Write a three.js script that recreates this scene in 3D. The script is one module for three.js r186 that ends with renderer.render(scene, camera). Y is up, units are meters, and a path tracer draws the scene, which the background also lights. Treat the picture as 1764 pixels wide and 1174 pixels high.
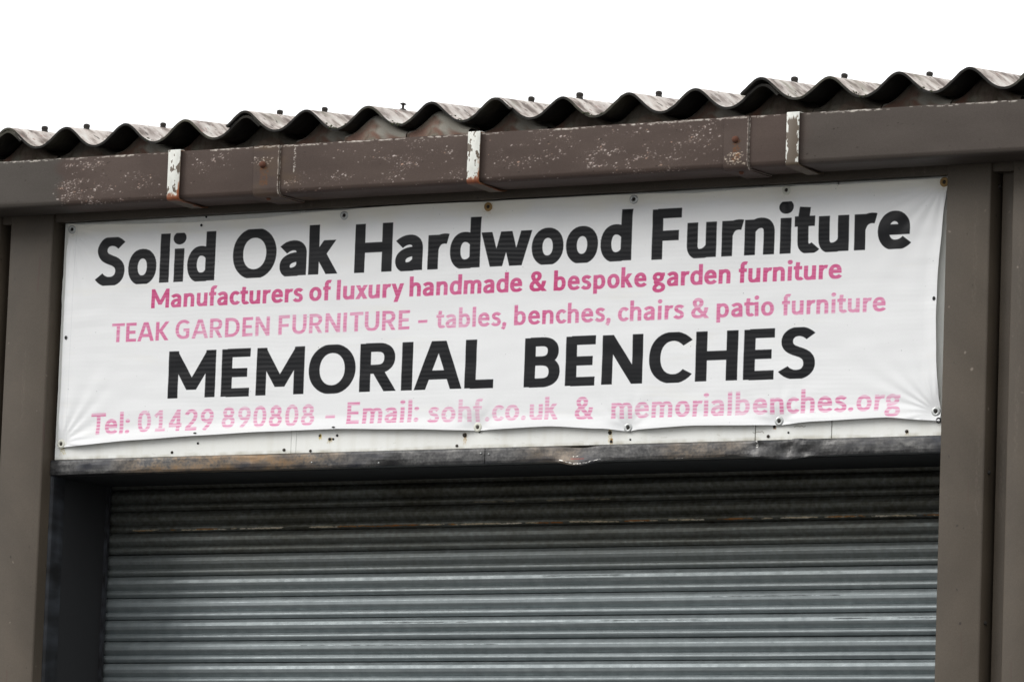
import * as THREE from 'three';
import { ImprovedNoise } from 'three/addons/math/ImprovedNoise.js';
import { mergeGeometries, toCreasedNormals } from 'three/addons/utils/BufferGeometryUtils.js';

// ------------------------------------------------------------------ camera, sky, sun, exposure
const scene = new THREE.Scene();
const camera = new THREE.PerspectiveCamera(7.072, 1024 / 681, 0.5, 2000);
{ // a long lens from the yard, right of the door, looking up at the eaves with a small roll
  const X = new THREE.Vector3(0.8638, 0.0356, -0.5025), Y = new THREE.Vector3(0.0335, 0.9912, 0.1278), Z = new THREE.Vector3(0.5027, -0.1273, 0.8551);
  camera.quaternion.setFromRotationMatrix(new THREE.Matrix4().makeBasis(X, Y, Z));
  camera.position.set(7.9575, 1.6, 13.5355);
}
const SKY_ZENITH = 1.7;
{ // bright even overcast, a third brighter overhead than at the horizon, with faint cloud
  const w = 512, h = 256, d = new Float32Array(w * h * 4), N = new ImprovedNoise();
  for (let j = 0; j < h; j++) for (let i = 0; i < w; i++) {
    const el = ((j + 0.5) / h - 0.5) * Math.PI, az = ((i + 0.5) / w) * 2 * Math.PI;
    const cx = Math.cos(az) * Math.cos(el), cz = Math.sin(az) * Math.cos(el), sy = Math.sin(el);
    const glow = 0.3 * (-20 * cx + 16 * sy + 17 * cz) / 30.7; // the cloud is brighter on the sun's side
    const c = 1 + glow + 0.05 * N.noise(cx * 3, sy * 6, cz * 3) + 0.03 * N.noise(cx * 7 + 5, sy * 12, cz * 7);
    const L = el > 0 ? SKY_ZENITH * (1 + 0.35 * sy) / 1.35 * c : 0.2;
    const k = (j * w + i) * 4;
    d[k] = L * 0.995; d[k + 1] = L; d[k + 2] = L * 1.008; d[k + 3] = 1;
  }
  const t = new THREE.DataTexture(d, w, h, THREE.RGBAFormat, THREE.FloatType);
  t.mapping = THREE.EquirectangularReflectionMapping; t.magFilter = t.minFilter = THREE.LinearFilter; t.needsUpdate = true;
  scene.background = t; scene.environment = t;
}
const sun = new THREE.DirectionalLight(new THREE.Color(1, 0.97, 0.94), 1.5);
sun.position.set(-20, 17, 18); sun.target.position.set(0, 3.5, 0);
sun.castShadow = true; sun.shadow.radius = 50; sun.shadow.mapSize.set(2048, 2048);
Object.assign(sun.shadow.camera, { left: -6, right: 6, top: 6, bottom: -6, near: 1, far: 60 });
scene.add(sun, sun.target);
const renderer = new THREE.WebGLRenderer({ antialias: true });
renderer.toneMapping = THREE.LinearToneMapping; renderer.toneMappingExposure = 1;
renderer.shadowMap.enabled = true;

// ------------------------------------------------------------------ helpers
let seed = 7;
const rnd = () => { seed = (seed + 0x6d2b79f5) | 0; let t = Math.imul(seed ^ (seed >>> 15), 1 | seed); t = (t + Math.imul(t ^ (t >>> 7), 61 | t)) ^ t; return ((t ^ (t >>> 14)) >>> 0) / 4294967296; };
const rr = (a, b) => a + (b - a) * rnd();
const IN = new ImprovedNoise();
const noise = (x, y, z = 0.37) => IN.noise(x, y, z);
const fbm = (x, y, z = 0.37, n = 4) => { let s = 0, a = 0.5, f = 1; for (let i = 0; i < n; i++) { s += a * IN.noise(x * f, y * f, z + i * 7.1); a *= 0.5; f *= 2.03; } return s; };
const clamp = (x, a = 0, b = 1) => Math.min(b, Math.max(a, x));
const sm = (a, b, x) => { const t = clamp((x - a) / (b - a)); return t * t * (3 - 2 * t); };
const lerp = (a, b, t) => a + (b - a) * t;
const mix3 = (a, b, t) => [lerp(a[0], b[0], t), lerp(a[1], b[1], t), lerp(a[2], b[2], t)];
const names = new Map();
const numbered = (n) => { const k = names.get(n) ?? 0; names.set(n, k + 1); return k ? n + '_' + String(k).padStart(3, '0') : n; };
function part(name, geo, mat, parent, label) {
  const m = new THREE.Mesh(geo, mat); m.name = numbered(name); m.castShadow = m.receiveShadow = true; parent.add(m);
  if (label) m.userData.label = label;
  return m;
}
function group(name, parent, label) { const g = new THREE.Group(); g.name = numbered(name); parent.add(g); if (label) g.userData.label = label; return g; }
// a canvas w x h; pixel(u, v) gives sRGB 0..255, v up; draw(ctx) paints on top
function canvasTex(w, h, pixel, draw, srgb = true) {
  const c = document.createElement('canvas'); c.width = w; c.height = h;
  const g = c.getContext('2d'), im = g.createImageData(w, h);
  for (let j = 0; j < h; j++) for (let i = 0; i < w; i++) {
    const p = pixel((i + 0.5) / w, 1 - (j + 0.5) / h), k = (j * w + i) * 4;
    im.data[k] = p[0]; im.data[k + 1] = p[1]; im.data[k + 2] = p[2]; im.data[k + 3] = 255;
  }
  g.putImageData(im, 0, 0);
  if (draw) draw(g, w, h);
  const t = new THREE.CanvasTexture(c);
  if (srgb) t.colorSpace = THREE.SRGBColorSpace;
  t.wrapS = t.wrapT = THREE.RepeatWrapping; t.anisotropy = 8;
  return t;
}
const grey = (v) => [v, v, v];
// sweeps a (z, y) outline along x; uv = metres along x and along the outline; bend(x, y, z) may move points
function sweep(outline, xs, { closed = false, caps = false, crease = 0.6, bend = null, uv = null } = {}) {
  const o = closed ? [...outline, outline[0]] : outline, pos = [], tex = [], idx = [], s = [0];
  for (let i = 1; i < o.length; i++) s.push(s[i - 1] + Math.hypot(o[i][0] - o[i - 1][0], o[i][1] - o[i - 1][1]));
  for (const x of xs) o.forEach(([z, y], i) => {
    const p = bend ? bend(x, y, z) : [x, y, z];
    pos.push(...p); tex.push(...(uv ? uv(x, s[i], y, z) : [x, s[i]]));
  });
  const n = o.length;
  for (let a = 0; a + 1 < xs.length; a++) for (let b = 0; b + 1 < n; b++) {
    const i = a * n + b; idx.push(i, i + 1, i + n, i + 1, i + n + 1, i + n);
  }
  if (caps && closed) {
    const tri = THREE.ShapeUtils.triangulateShape(outline.map(([z, y]) => new THREE.Vector2(z, y)), []);
    for (const e of [0, xs.length - 1]) {
      const b0 = pos.length / 3;
      outline.forEach(([z, y], i) => { const p = bend ? bend(xs[e], y, z) : [xs[e], y, z]; pos.push(...p); tex.push(...(uv ? uv(xs[e], s[i], y, z) : [z, y])); });
      for (const t of tri) idx.push(...(e ? [b0 + t[0], b0 + t[1], b0 + t[2]] : [b0 + t[2], b0 + t[1], b0 + t[0]]));
    }
  }
  const g = new THREE.BufferGeometry();
  g.setAttribute('position', new THREE.Float32BufferAttribute(pos, 3)); g.setAttribute('uv', new THREE.Float32BufferAttribute(tex, 2)); g.setIndex(idx);
  return toCreasedNormals(g, crease);
}
const span = (a, b, n) => Array.from({ length: n + 1 }, (_, i) => a + (b - a) * i / n);
// vertical folded sheet: an (x, z) outline swept up y
function fold(outline, y0, y1, crease = 0.5) {
  const pos = [], tex = [], idx = [], s = [0];
  for (let i = 1; i < outline.length; i++) s.push(s[i - 1] + Math.hypot(outline[i][0] - outline[i - 1][0], outline[i][1] - outline[i - 1][1]));
  for (const y of [y0, y1]) outline.forEach(([x, z], i) => { pos.push(x, y, z); tex.push(s[i] + outline[0][0], y); });
  const n = outline.length;
  for (let b = 0; b + 1 < n; b++) idx.push(b, b + 1, b + n, b + 1, b + n + 1, b + n);
  const g = new THREE.BufferGeometry();
  g.setAttribute('position', new THREE.Float32BufferAttribute(pos, 3)); g.setAttribute('uv', new THREE.Float32BufferAttribute(tex, 2)); g.setIndex(idx);
  return toCreasedNormals(g, crease);
}
// rounds the corners of an open 2D polyline
function rounded(pts, r, seg = 4) {
  const out = [pts[0]];
  for (let i = 1; i + 1 < pts.length; i++) {
    const [p, q, s] = [pts[i - 1], pts[i], pts[i + 1]];
    const la = Math.hypot(p[0] - q[0], p[1] - q[1]), lb = Math.hypot(s[0] - q[0], s[1] - q[1]), k = Math.min(Array.isArray(r) ? r[i] : r, la * 0.45, lb * 0.45);
    if (k < 1e-5) { out.push(q); continue; }
    const a = [q[0] + (p[0] - q[0]) / la * k, q[1] + (p[1] - q[1]) / la * k], b = [q[0] + (s[0] - q[0]) / lb * k, q[1] + (s[1] - q[1]) / lb * k];
    for (let t = 0; t <= seg; t++) { const u = t / seg, w = 1 - u; out.push([w * w * a[0] + 2 * u * w * q[0] + u * u * b[0], w * w * a[1] + 2 * u * w * q[1] + u * u * b[1]]); }
  }
  out.push(pts[pts.length - 1]); return out;
}
function boxAt(x0, x1, y0, y1, z0, z1) { // uv in metres on the front
  const g = new THREE.BoxGeometry(x1 - x0, y1 - y0, z1 - z0); g.translate((x0 + x1) / 2, (y0 + y1) / 2, (z0 + z1) / 2);
  const p = g.attributes.position, n = g.attributes.normal, u = g.attributes.uv;
  for (let i = 0; i < p.count; i++) u.setXY(i, Math.abs(n.getX(i)) > 0.5 ? p.getZ(i) + x0 : p.getX(i), Math.abs(n.getY(i)) > 0.5 ? p.getZ(i) : p.getY(i));
  return g;
}
const dull = (o, spec = 0.35) => new THREE.MeshPhysicalMaterial({ side: THREE.DoubleSide, specularIntensity: spec, ...o });
const std = (o) => new THREE.MeshStandardMaterial({ side: THREE.DoubleSide, ...o });

// ------------------------------------------------------------------ materials
const brownMap = canvasTex(1024, 1024, (u, v) => { // painted cladding: even brown with a slight mottle, tiles over 2 m
  const a = Math.sin(u * 2 * Math.PI), b = Math.cos(u * 2 * Math.PI), c = Math.sin(v * 2 * Math.PI), d = Math.cos(v * 2 * Math.PI);
  const n = fbm(a * 1.5 + c * 1.1, b * 1.5 + d * 1.3, a * d, 4), f = (rnd() - 0.5) * 7;
  const m = fbm(a * 3.1 + d, c * 3.3 - b, 4.4 + b * c, 4); return [76 + n * 14 + m * 7 + f, 68 + n * 13 + m * 6 + f, 58 + n * 12 + m * 5 + f];
}, (g, w, h) => {
  for (let i = 0; i < 260; i++) { g.fillStyle = `rgba(${rnd() < 0.75 ? '40,34,30' : '140,130,120'},${rr(0.25, 0.75)})`; g.beginPath(); g.ellipse(rnd() * w, rnd() * h, rr(0.6, 2.2), rr(0.6, 2.6), rnd() * 3, 0, 7); g.fill(); }
  for (let i = 0; i < 70; i++) { const x = rnd() * w; let y = rnd() * h; const c = rnd() < 0.5 ? '60,52,45' : '112,102,92'; for (let k = 0; k < rr(60, 260); k++) { g.fillStyle = `rgba(${c},${rr(0.04, 0.16)})`; g.fillRect(x + rr(-3, 3), y, rr(0.8, 2), rr(2, 7)); y += rr(0.5, 3); } } // rain runs
  for (let i = 0; i < 30; i++) { const x = rnd() * w, y = rnd() * h; g.strokeStyle = `rgba(74,52,48,${rr(0.15, 0.45)})`; g.lineWidth = rr(1, 5); g.beginPath(); g.moveTo(x, y); g.lineTo(x + rr(-3, 3), y + rr(10, 60)); g.stroke(); }
});
brownMap.repeat.set(0.5, 0.5);
const M = {};
M.brown = dull({ map: brownMap, roughness: 0.5 }, 0.6);
M.black = std({ color: new THREE.Color().setRGB(0.012, 0.012, 0.013), roughness: 0.8 });
const jambMap = canvasTex(256, 1024, (u, v) => { const n = fbm(u * 5, v * 22, 3.2), s = fbm(u * 30, v * 5, 8.1, 3); const t = clamp(0.5 + n * 1.2 + s * 0.5); return mix3([30, 30, 31], [60, 63, 68], t); });
M.jamb = dull({ map: jambMap, roughness: 0.5, metalness: 0.1 }, 0.5);
M.reveal = dull({ color: new THREE.Color().setRGB(0.026, 0.0265, 0.028), roughness: 0.6 }, 0.4); // the same dark paint as the jambs, less worn
M.rust = std({ color: new THREE.Color().setRGB(0.09, 0.032, 0.016), roughness: 0.9 });
M.darkScrew = std({ color: new THREE.Color().setRGB(0.035, 0.028, 0.02), roughness: 0.6, metalness: 0.3 });
M.bolt = dull({ color: new THREE.Color().setRGB(0.03, 0.027, 0.024), roughness: 0.8 });
M.ring = std({ color: new THREE.Color().setRGB(0.42, 0.43, 0.42), roughness: 0.35, metalness: 0.55 });
M.ringRust = std({ color: new THREE.Color().setRGB(0.3, 0.19, 0.07), roughness: 0.6, metalness: 0.3 });
M.ringPlain = std({ color: new THREE.Color().setRGB(0.6, 0.6, 0.52), roughness: 0.5, metalness: 0.1 });

// ------------------------------------------------------------------ ground
const asphalt = canvasTex(1024, 1024, (u, v) => { const n = fbm(u * 6, v * 6, 1.1) * 14, f = (rnd() - 0.5) * 26; return grey(56 + n * 0.8 + f * 0.8); });
asphalt.repeat.set(100, 100);
{
  const g = new THREE.PlaneGeometry(400, 400); g.rotateX(-Math.PI / 2);
  const m = part('ground', g, std({ map: asphalt, roughness: 0.55 }), scene); m.userData.kind = 'structure';
  m.userData.label = 'dark asphalt yard in front of the industrial unit';
}

// ------------------------------------------------------------------ the building
const unit = new THREE.Group(); unit.name = 'industrial_unit'; scene.add(unit);
unit.userData = { label: 'brown clad industrial unit with corrugated roof, box gutter and closed grey roller shutter', category: 'building' };
const HALF = 4.2; // half length of the stretch that is built

// --- walls: folded brown sheet either side of the door
{
  const crest = (a, b) => [[a - 0.011, 0.005], [a, 0.045], [b, 0.045], [b + 0.009, 0.005]];
  const left = [], right = [];
  for (let a = -1.946 - 0.2 * 10; a < -1.9; a += 0.2) left.push(...crest(a, a + (a > -2 ? 0.156 : 0.138)));
  left.push([-1.787, -0.05], [-1.763, -0.05], [-1.751, 0.045], [-1.5945, 0.045], [-1.592, -0.06]);
  right.push([1.391, -0.06], [1.394, 0.045], [1.527, 0.045], [1.530, -0.012], [1.531, -0.05], [1.592, -0.05]);
  for (let a = 1.594; a < HALF; a += 0.2) right.push(...crest(a, a + 0.133));
  const lw = part('wall_panel', fold(rounded(left, 0.005), 0, 4.07), M.brown, unit);
  const rw = part('wall_panel', fold(rounded(right, 0.005), 0, 4.07), M.brown, unit);
  const sg = new THREE.SphereGeometry(0.006, 8, 6);
  for (const [w, x, y, z] of [[rw, 1.530, 3.2, 0.018], [rw, 1.530, 2.79, 0.018], [rw, 1.5305, 3.99, -0.004], [lw, -1.757, 3.8, 0.026], [lw, -1.76, 3.02, 0.016]]) {
    const s = part('screw', sg, M.bolt, w); s.position.set(x, y, z);
  }
  // the hollow lap line down the middle of each valley
  part('lap_strip', fold(rounded([[1.541, -0.048], [1.542, 0.002], [1.5895, 0.002]], 0.003), 0, 4.07), M.brown, unit);
  // the rest of the shell, seen only from elsewhere
  part('end_wall', boxAt(-HALF + 0.02, -HALF + 0.06, 0, 4.1, -6, -0.02), M.brown, unit);
  part('end_wall', boxAt(HALF - 0.06, HALF - 0.02, 0, 4.1, -6, -0.02), M.brown, unit);
  part('rear_wall', boxAt(-HALF + 0.06, HALF - 0.06, 0, 4.7, -6.04, -6), M.brown, unit);
  part('eaves_trim', boxAt(-HALF, HALF, 4.0255, 4.2, -0.03, 0.036), M.brown, unit, 'brown trim board along the wall top under the gutter');
}

// --- white fascia board behind the banner
const boardMap = canvasTex(2048, 512, (u, v) => { // x -1.6 .. 1.42, y 3.29 .. 4.05
  const x = -1.6 + u * 3.02, y = 3.29 + v * 0.76;
  const n = fbm(x * 3, y * 9, 2.2), f = (rnd() - 0.5) * 4, st = Math.max(0, fbm(x * 26, y * 2.2, 6.1, 3));
  let c = [230 + n * 10 + f, 231 + n * 10 + f, 226 + n * 11 + f];
  c = mix3(c, [196, 192, 176], clamp(st * 0.5));
  const dirt = sm(0.012, 0, Math.abs(y - 3.309 + 0.004 * noise(x * 14, 1))) * clamp(0.35 + fbm(x * 20, 3, 1.1) * 1.5);
  return mix3(c, [138, 130, 108], dirt * 0.55);
}, (g, w, h) => {
  const P = (x, y) => [(x + 1.6) / 3.02 * w, (1 - (y - 3.29) / 0.76) * h];
  const stain = (x, y, len, wid, col) => { // rust runs: many short grains below a fixing
    for (let i = 0; i < 110; i++) { const t = rnd() ** 1.6, [px, py] = P(x + rr(-1, 1) * wid * (0.5 + 0.5 * t), y - t * len); g.fillStyle = `rgba(${col},${rr(0.1, 0.4) * (1 - t * 0.7)})`; g.fillRect(px, py, rr(1, 2.4), rr(1, 4)); }
  };
  stain(-0.146, 3.352, 0.03, 0.006, '150,98,26'); stain(0.333, 3.35, 0.04, 0.008, '176,140,60'); stain(0.338, 3.325, 0.015, 0.005, '150,110,50');
  stain(-0.605, 3.35, 0.014, 0.012, '150,128,80'); stain(-1.554, 3.35, 0.03, 0.012, '190,170,100'); stain(-0.64, 3.362, 0.014, 0.006, '190,160,60');
  stain(1.269, 3.325, 0.012, 0.005, '150,130,90'); stain(0.858, 3.35, 0.01, 0.005, '120,80,40'); stain(1.365, 4.01, 0.03, 0.008, '150,90,30');
  for (let i = 0; i < 90; i++) { const [px, py] = P(rr(-1.58, 1.4), rr(3.306, 3.37)); g.strokeStyle = `rgba(150,146,130,${rr(0.1, 0.35)})`; g.lineWidth = rr(0.6, 1.2); g.beginPath(); g.moveTo(px, py); g.lineTo(px + rr(-14, 14), py + rr(-3, 3)); g.stroke(); }
  // flakes of lifted paint
  for (const [x0, y0] of [[0.92, 3.343], [0.79, 3.33]]) { g.strokeStyle = 'rgba(110,106,96,0.7)'; g.lineWidth = 1.2; g.beginPath(); for (let i = 0; i < 7; i++) { const [a, b] = P(x0 + i * 0.006, y0 + rr(-0.003, 0.003)); i ? g.lineTo(a, b) : g.moveTo(a, b); } g.stroke(); }
});
const boardUV = (g) => { const p = g.attributes.position, u = g.attributes.uv; for (let i = 0; i < p.count; i++) u.setXY(i, (p.getX(i) + 1.6) / 3.02, (p.getY(i) - 3.29) / 0.76); return g; };
M.board = std({ map: boardMap, roughness: 0.5 });
const fixing = (() => { const g = new THREE.LatheGeometry([[0, 0.0045], [0.002, 0.0042], [0.0042, 0.003], [0.005, 0], [0.0052, -0.004]].map(([r, y]) => new THREE.Vector2(r, y)), 12); g.rotateX(Math.PI / 2); return g; })();
{
  const cuts = [-1.5813, -0.7375, 0.7985, 1.0373, 1.41], panels = [];
  part('board_backing', boxAt(-1.6, 1.42, 3.27, 4.03, -0.05, -0.02), M.brown, unit);
  for (let i = 0; i < 4; i++) {
    const a = cuts[i] + (i ? 0.0015 : 0), b = cuts[i + 1] - 0.0012 - (i === 0 ? 0 : 0);
    const sh = new THREE.Shape(), yb = 3.307, yt = 4.0305, n = 40;
    sh.moveTo(a, yb);
    for (let k = 1; k < 9; k++) sh.lineTo(a + (b - a) * k / 9, yb);
    sh.lineTo(b, yb); sh.lineTo(b + (i === 2 ? -0.0015 : 0), yt); sh.lineTo(a, yt);
    if (i === 0) for (let k = 1; k < n; k++) { const y = yt + (yb - yt) * k / n; sh.lineTo(a + 0.003 * Math.max(0, fbm(y * 22, 4.1, 2.2)) - 0.002 * (Math.abs(y - 3.82) < 0.03 ? 1 : 0), y); }
    const g = new THREE.ExtrudeGeometry(sh, { depth: 0.018, bevelEnabled: true, bevelThickness: 0.001, bevelSize: 0.001, bevelOffset: -0.001, bevelSegments: 1 });
    g.translate(0, 0, -0.019);
    panels.push(part('board_panel', boardUV(g), M.board, unit));
  }
  part('joint_strip', boardUV(boxAt(-0.7365, -0.7215, 3.308, 4.0295, -0.016, 0.0015)), M.board, unit);
  const marks = [[-1.157, 3.32], [-1.066, 3.345], [-0.762, 3.318], [-0.64, 3.357], [-0.605, 3.346], [-0.593, 3.346], [-0.58, 3.356], [-0.67, 3.313], [-0.146, 3.346], [-0.171, 3.316], [-0.097, 3.355],
    [0.333, 3.341], [0.338, 3.316], [0.4, 3.32], [0.858, 3.344], [0.84, 3.318], [0.903, 3.327], [1.269, 3.321], [-1.071, 4.023], [-0.086, 4.0135]];
  marks.forEach(([x, y], i) => {
    const s = part('screw', fixing, [1, 4, 5, 6, 10, 13, 14, 16, 18, 19].includes(i) ? M.black : M.darkScrew, panels[x < cuts[1] ? 0 : x < cuts[2] ? 1 : x < cuts[3] ? 2 : 3]);
    s.position.set(x, y, 0); s.scale.setScalar([0.9, 0.75, 1, 0.7, 0.9, 0.7, 0.8, 0.9, 1.3, 0.9, 0.8, 1.1, 0.9, 0.6, 0.8, 1, 0.65, 1, 0.7, 0.8][i]);
  });
}

// --- lintel of bent sheet steel, knocked about by tall loads
const lintelMap = canvasTex(2048, 128, (u, v) => { // x -1.6 .. 1.42
  const x = -1.6 + u * 3.02;
  const y = v * 0.047, a = fbm(x * 5, y * 14, 5.5), b = fbm(x * 26, y * 40, 1.9), e = fbm(x * 120, y * 130, 7.2, 3), f = (rnd() - 0.5) * 12;
  let c = mix3([50, 50, 51], [104, 103, 101], clamp(0.42 + b * 0.9 + e * 0.7));
  const rustZone = clamp(sm(-1.4, -1.2, x) * sm(-0.45, -0.75, x) * 0.85 + sm(0.0, 0.12, x) * sm(0.3, 0.2, x) * 0.3 + sm(0.45, 0.55, x) * sm(0.8, 0.7, x) * 0.4);
  c = mix3(c, [108, 86, 62], clamp(rustZone * (0.6 + a * 1.5 + b * 0.8 + e * 0.8)));
  c = mix3(c, [29, 31, 39], clamp(fbm(x * 7 + 9, y * 22, 8.8) * 2.6 + e * 0.8 - 0.2) * 0.85);
  return [c[0] + f, c[1] + f, c[2] + f];
}, (g, w, h) => {
  const X = (x) => (x + 1.6) / 3.02 * w;
  for (const [x, y, l] of [[-0.50, 0.93, 40], [-0.66, 0.95, 30], [0.55, 0.9, 16], [0.22, 0.6, 12]]) { g.fillStyle = 'rgba(225,222,214,0.85)'; for (let i = 0; i < l; i++) if (rnd() < 0.6) g.fillRect(X(x) + i, y * h - rr(0, 5), 1.5, rr(1, 4)); }
  for (let i = 0; i < 60; i++) { g.fillStyle = 'rgba(228,226,220,0.9)'; const t = rr(-1, 1); g.fillRect(X(0.241 + t * 0.07), h * (0.76 + 0.07 * (1 - t * t) - rr(0, 0.03)), rr(1, 4), rr(1, 4)); }
  g.fillStyle = 'rgba(110,46,40,0.6)'; g.fillRect(X(0.215), h * 0.66, 30, 5);
  for (let i = 0; i < 22; i++) { g.fillStyle = 'rgba(235,235,230,0.75)'; g.fillRect(X(0.81 + rr(-0.003, 0.003)), rr(0, h * 0.35), rr(1, 2), rr(2, 6)); }
  for (let i = 0; i < 400; i++) { g.fillStyle = `rgba(${rnd() < 0.5 ? '30,30,34' : '170,168,160'},${rr(0.1, 0.4)})`; g.fillRect(rnd() * w, rnd() * h, rr(1, 7), rr(0.7, 2)); }
});
M.lintel = std({ map: lintelMap, roughness: 0.42, metalness: 0.55 });
{
  const bump = (x, c, w) => Math.exp(-(((x - c) / w) ** 2));
  const bend = (x, y, z) => { // dents
    const low = clamp((3.306 - y) / 0.045), front = sm(-0.03, 0.0, z);
    let dy = 0, dz = 0;
    dy -= 0.013 * bump(x, 0.241, 0.06) * sm(0.55, 1, low) * front; dz += 0.012 * bump(x, 0.241, 0.07) * sm(0.3, 1, low) * front;
    dy -= 0.006 * bump(x, 0.245, 0.045) * sm(0.4, 0, low) * front;
    dz -= 0.010 * bump(x, -0.387, 0.05) * sm(0.5, 1, low) * front; dy += 0.002 * bump(x, -0.387, 0.04) * front * low;
    dz += (0.011 * bump(x, 0.82, 0.035) - 0.013 * bump(x, 0.905, 0.03) + 0.012 * bump(x, 0.965, 0.035) - 0.006 * bump(x, 1.02, 0.03)) * front * (0.35 + 0.65 * Math.sin(low * 3 + x * 14) ** 2);
    dy -= (0.009 * bump(x, 0.9, 0.09) * low - 0.004 * bump(x, 0.735, 0.04) * low - 0.004 * bump(x, 0.93, 0.03) * (1 - low)) * front;
    dz += (0.0016 * fbm(x * 9, y * 22, 1.3) + 0.0012 * noise(x * 24, y * 40)) * front; dy += 0.0014 * noise(x * 6, 7.7) * front;
    return [x, y + dy, z + dz];
  };
  const prof = rounded([[-0.03, 3.3065], [0.004, 3.3063], [0.006, 3.284], [0.006, 3.2615], [-0.03, 3.2605]], [0, 0.002, 0, 0.003, 0], 3);
  const fine = []; // extra rows up the face so that the dents show
  prof.forEach((p, i) => { if (i && Math.abs(p[1] - prof[i - 1][1]) > 0.012) for (let k = 1; k < 7; k++) fine.push([lerp(prof[i - 1][0], p[0], k / 7), lerp(prof[i - 1][1], p[1], k / 7)]); fine.push(p); });
  const uv = (x, s) => [(x + 1.6) / 3.02, 1 - (s - 0.034) / 0.047 * 0.94 - 0.02];
  const a = part('lintel_plate', sweep(fine, span(-1.5915, -0.0745, 190), { bend, uv, crease: 0.9 }), M.lintel, unit);
  const b = part('lintel_plate', sweep(fine, span(-0.0725, 1.41, 300), { bend, uv, crease: 0.9 }), M.lintel, unit, 'dented length of steel lintel plate');
  for (const [m, x, y] of [[a, -0.086, 3.292], [b, -0.06, 3.289], [a, -0.66, 3.278], [a, -0.43, 3.272]]) { const s = part('rivet', fixing, M.ring, m); s.position.set(x, y, 0.0062); s.scale.setScalar(0.55); }
}

part('soffit_plate', boxAt(-1.59, 1.41, 3.2585, 3.2625, -0.36, -0.028), M.reveal, unit);

// --- door jambs and guide rails
{
  const jl = rounded([[-1.66, 0], [-1.5855, 0.0], [-1.5855, -0.07], [-1.5885, -0.075], [-1.5885, -0.29]], [0, 0.014, 0.002, 0.002, 0], 8);
  part('door_jamb', fold(jl.slice(0, 11), 0, 3.2605), M.jamb, unit, 'dark steel jamb with a rounded front corner');
  part('reveal_plate', fold([[-1.5868, -0.012], [-1.5868, -0.36]], 0, 3.259), M.reveal, unit);
  part('door_jamb', boxAt(1.4, 1.44, 0, 3.2595, -0.36, 0), M.jamb, unit);
  part('guide_rail', boxAt(-1.5865, -1.5745, 0, 3.258, -0.298, -0.288), M.jamb, unit);
  part('guide_rail', boxAt(1.393, 1.4, 0, 3.2, -0.303, -0.286), M.jamb, unit);
}

// --- roller shutter: curved galvanised laths
const P = 0.0659, LINE = 3.1147 + 2 * P; // pitch and the height of the topmost joint
const slatMap = canvasTex(2048, 1024, (u, v) => { // x -1.6 .. 1.42, twelve laths up
  const x = -1.6 + u * 3.02, row = v * 16, f = (rnd() - 0.5) * 12, r0 = Math.floor(row), t = row - r0;
  const n = fbm(x * 4, row * 0.5, 2.6), s = fbm(x * 34, row * 2.2, 4.4, 3), h = noise(r0 * 3.7, 0.5) * 9;
  let c = [142 + n * 10 + s * 16 + f + h, 150 + n * 10 + s * 16 + f + h, 152 + n * 10 + s * 16 + f + h];
  // upper laths: grimy mottle, lintel shade put into its colour; the rest bare zinc
  const grain = fbm(x * 70, row * 4.5, 3.1, 3), grimeShade = r0 >= 11 ? 0.82 : r0 === 10 ? 0.6 : r0 === 9 ? 0.32 : r0 === 8 ? 0.14 : 0.06;
  c = mix3(c, [66, 64, 54], clamp(grimeShade * (0.9 + grain * 0.55 + n * 0.5)));
  return c;
}, (g, w, h) => {
  const X = (x) => (x + 1.6) / 3.02 * w, Y = (row, t) => h - (row + t) / 16 * h;
  const worn = (row, t, x0, x1, cols) => { let x = x0; while (x < x1) { const l = rr(0.01, 0.12), c = cols[Math.floor(rnd() * cols.length)]; for (let i = 0; i < l * 500; i++) { g.fillStyle = `rgba(${c},${rr(0.3, 0.95)})`; g.fillRect(X(x + rnd() * l), Y(row, t + rr(-0.02, 0.02)), rr(2, 9), rr(1, 2.2)); } x += l + rr(0, 0.12); } };
  worn(11, 0.135, -1.5, 1.35, ['235,226,206', '215,200,170', '150,92,42']); worn(11, 0.15, -1.5, 1.35, ['225,215,195', '205,190,160', '150,92,42', '160,110,60']);
  worn(13, 0.86, 0.3, 0.5, ['150,90,45']); worn(12, 0.13, -0.3, 0.2, ['150,140,120']);
  for (const [r, x0, x1] of [[8, -0.05, 0.2], [6, 0.15, 0.5], [6, -0.6, -0.3], [7, 0.5, 0.9], [6, 1.1, 1.35], [6, 0.9, 1.0], [5, -0.9, -0.2]]) for (let i = 0; i < 60; i++) { g.fillStyle = `rgba(40,42,44,${rr(0.2, 0.7)})`; g.fillRect(X(rr(x0, x1)), Y(r, 0.76 + rr(-0.015, 0.015)), rr(4, 22), 1); }
  for (let i = 0; i < 700; i++) { g.fillStyle = `rgba(${rnd() < 0.4 ? '200,204,202' : '70,64,54'},${rr(0.1, 0.4)})`; g.fillRect(rnd() * w, rnd() * h, rr(1, 2), rr(1, 2)); }
});
const slatRough = canvasTex(1024, 512, (u, v) => grey((v * 16 > 11 ? 160 : v * 16 > 10 ? 145 : 138) + fbm(u * 110, v * 40, 1.4) * 50 + (rnd() - 0.5) * 30), null, false);
M.slat = std({ map: slatMap, roughnessMap: slatRough, roughness: 0.95, metalness: 0.65 });
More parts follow.
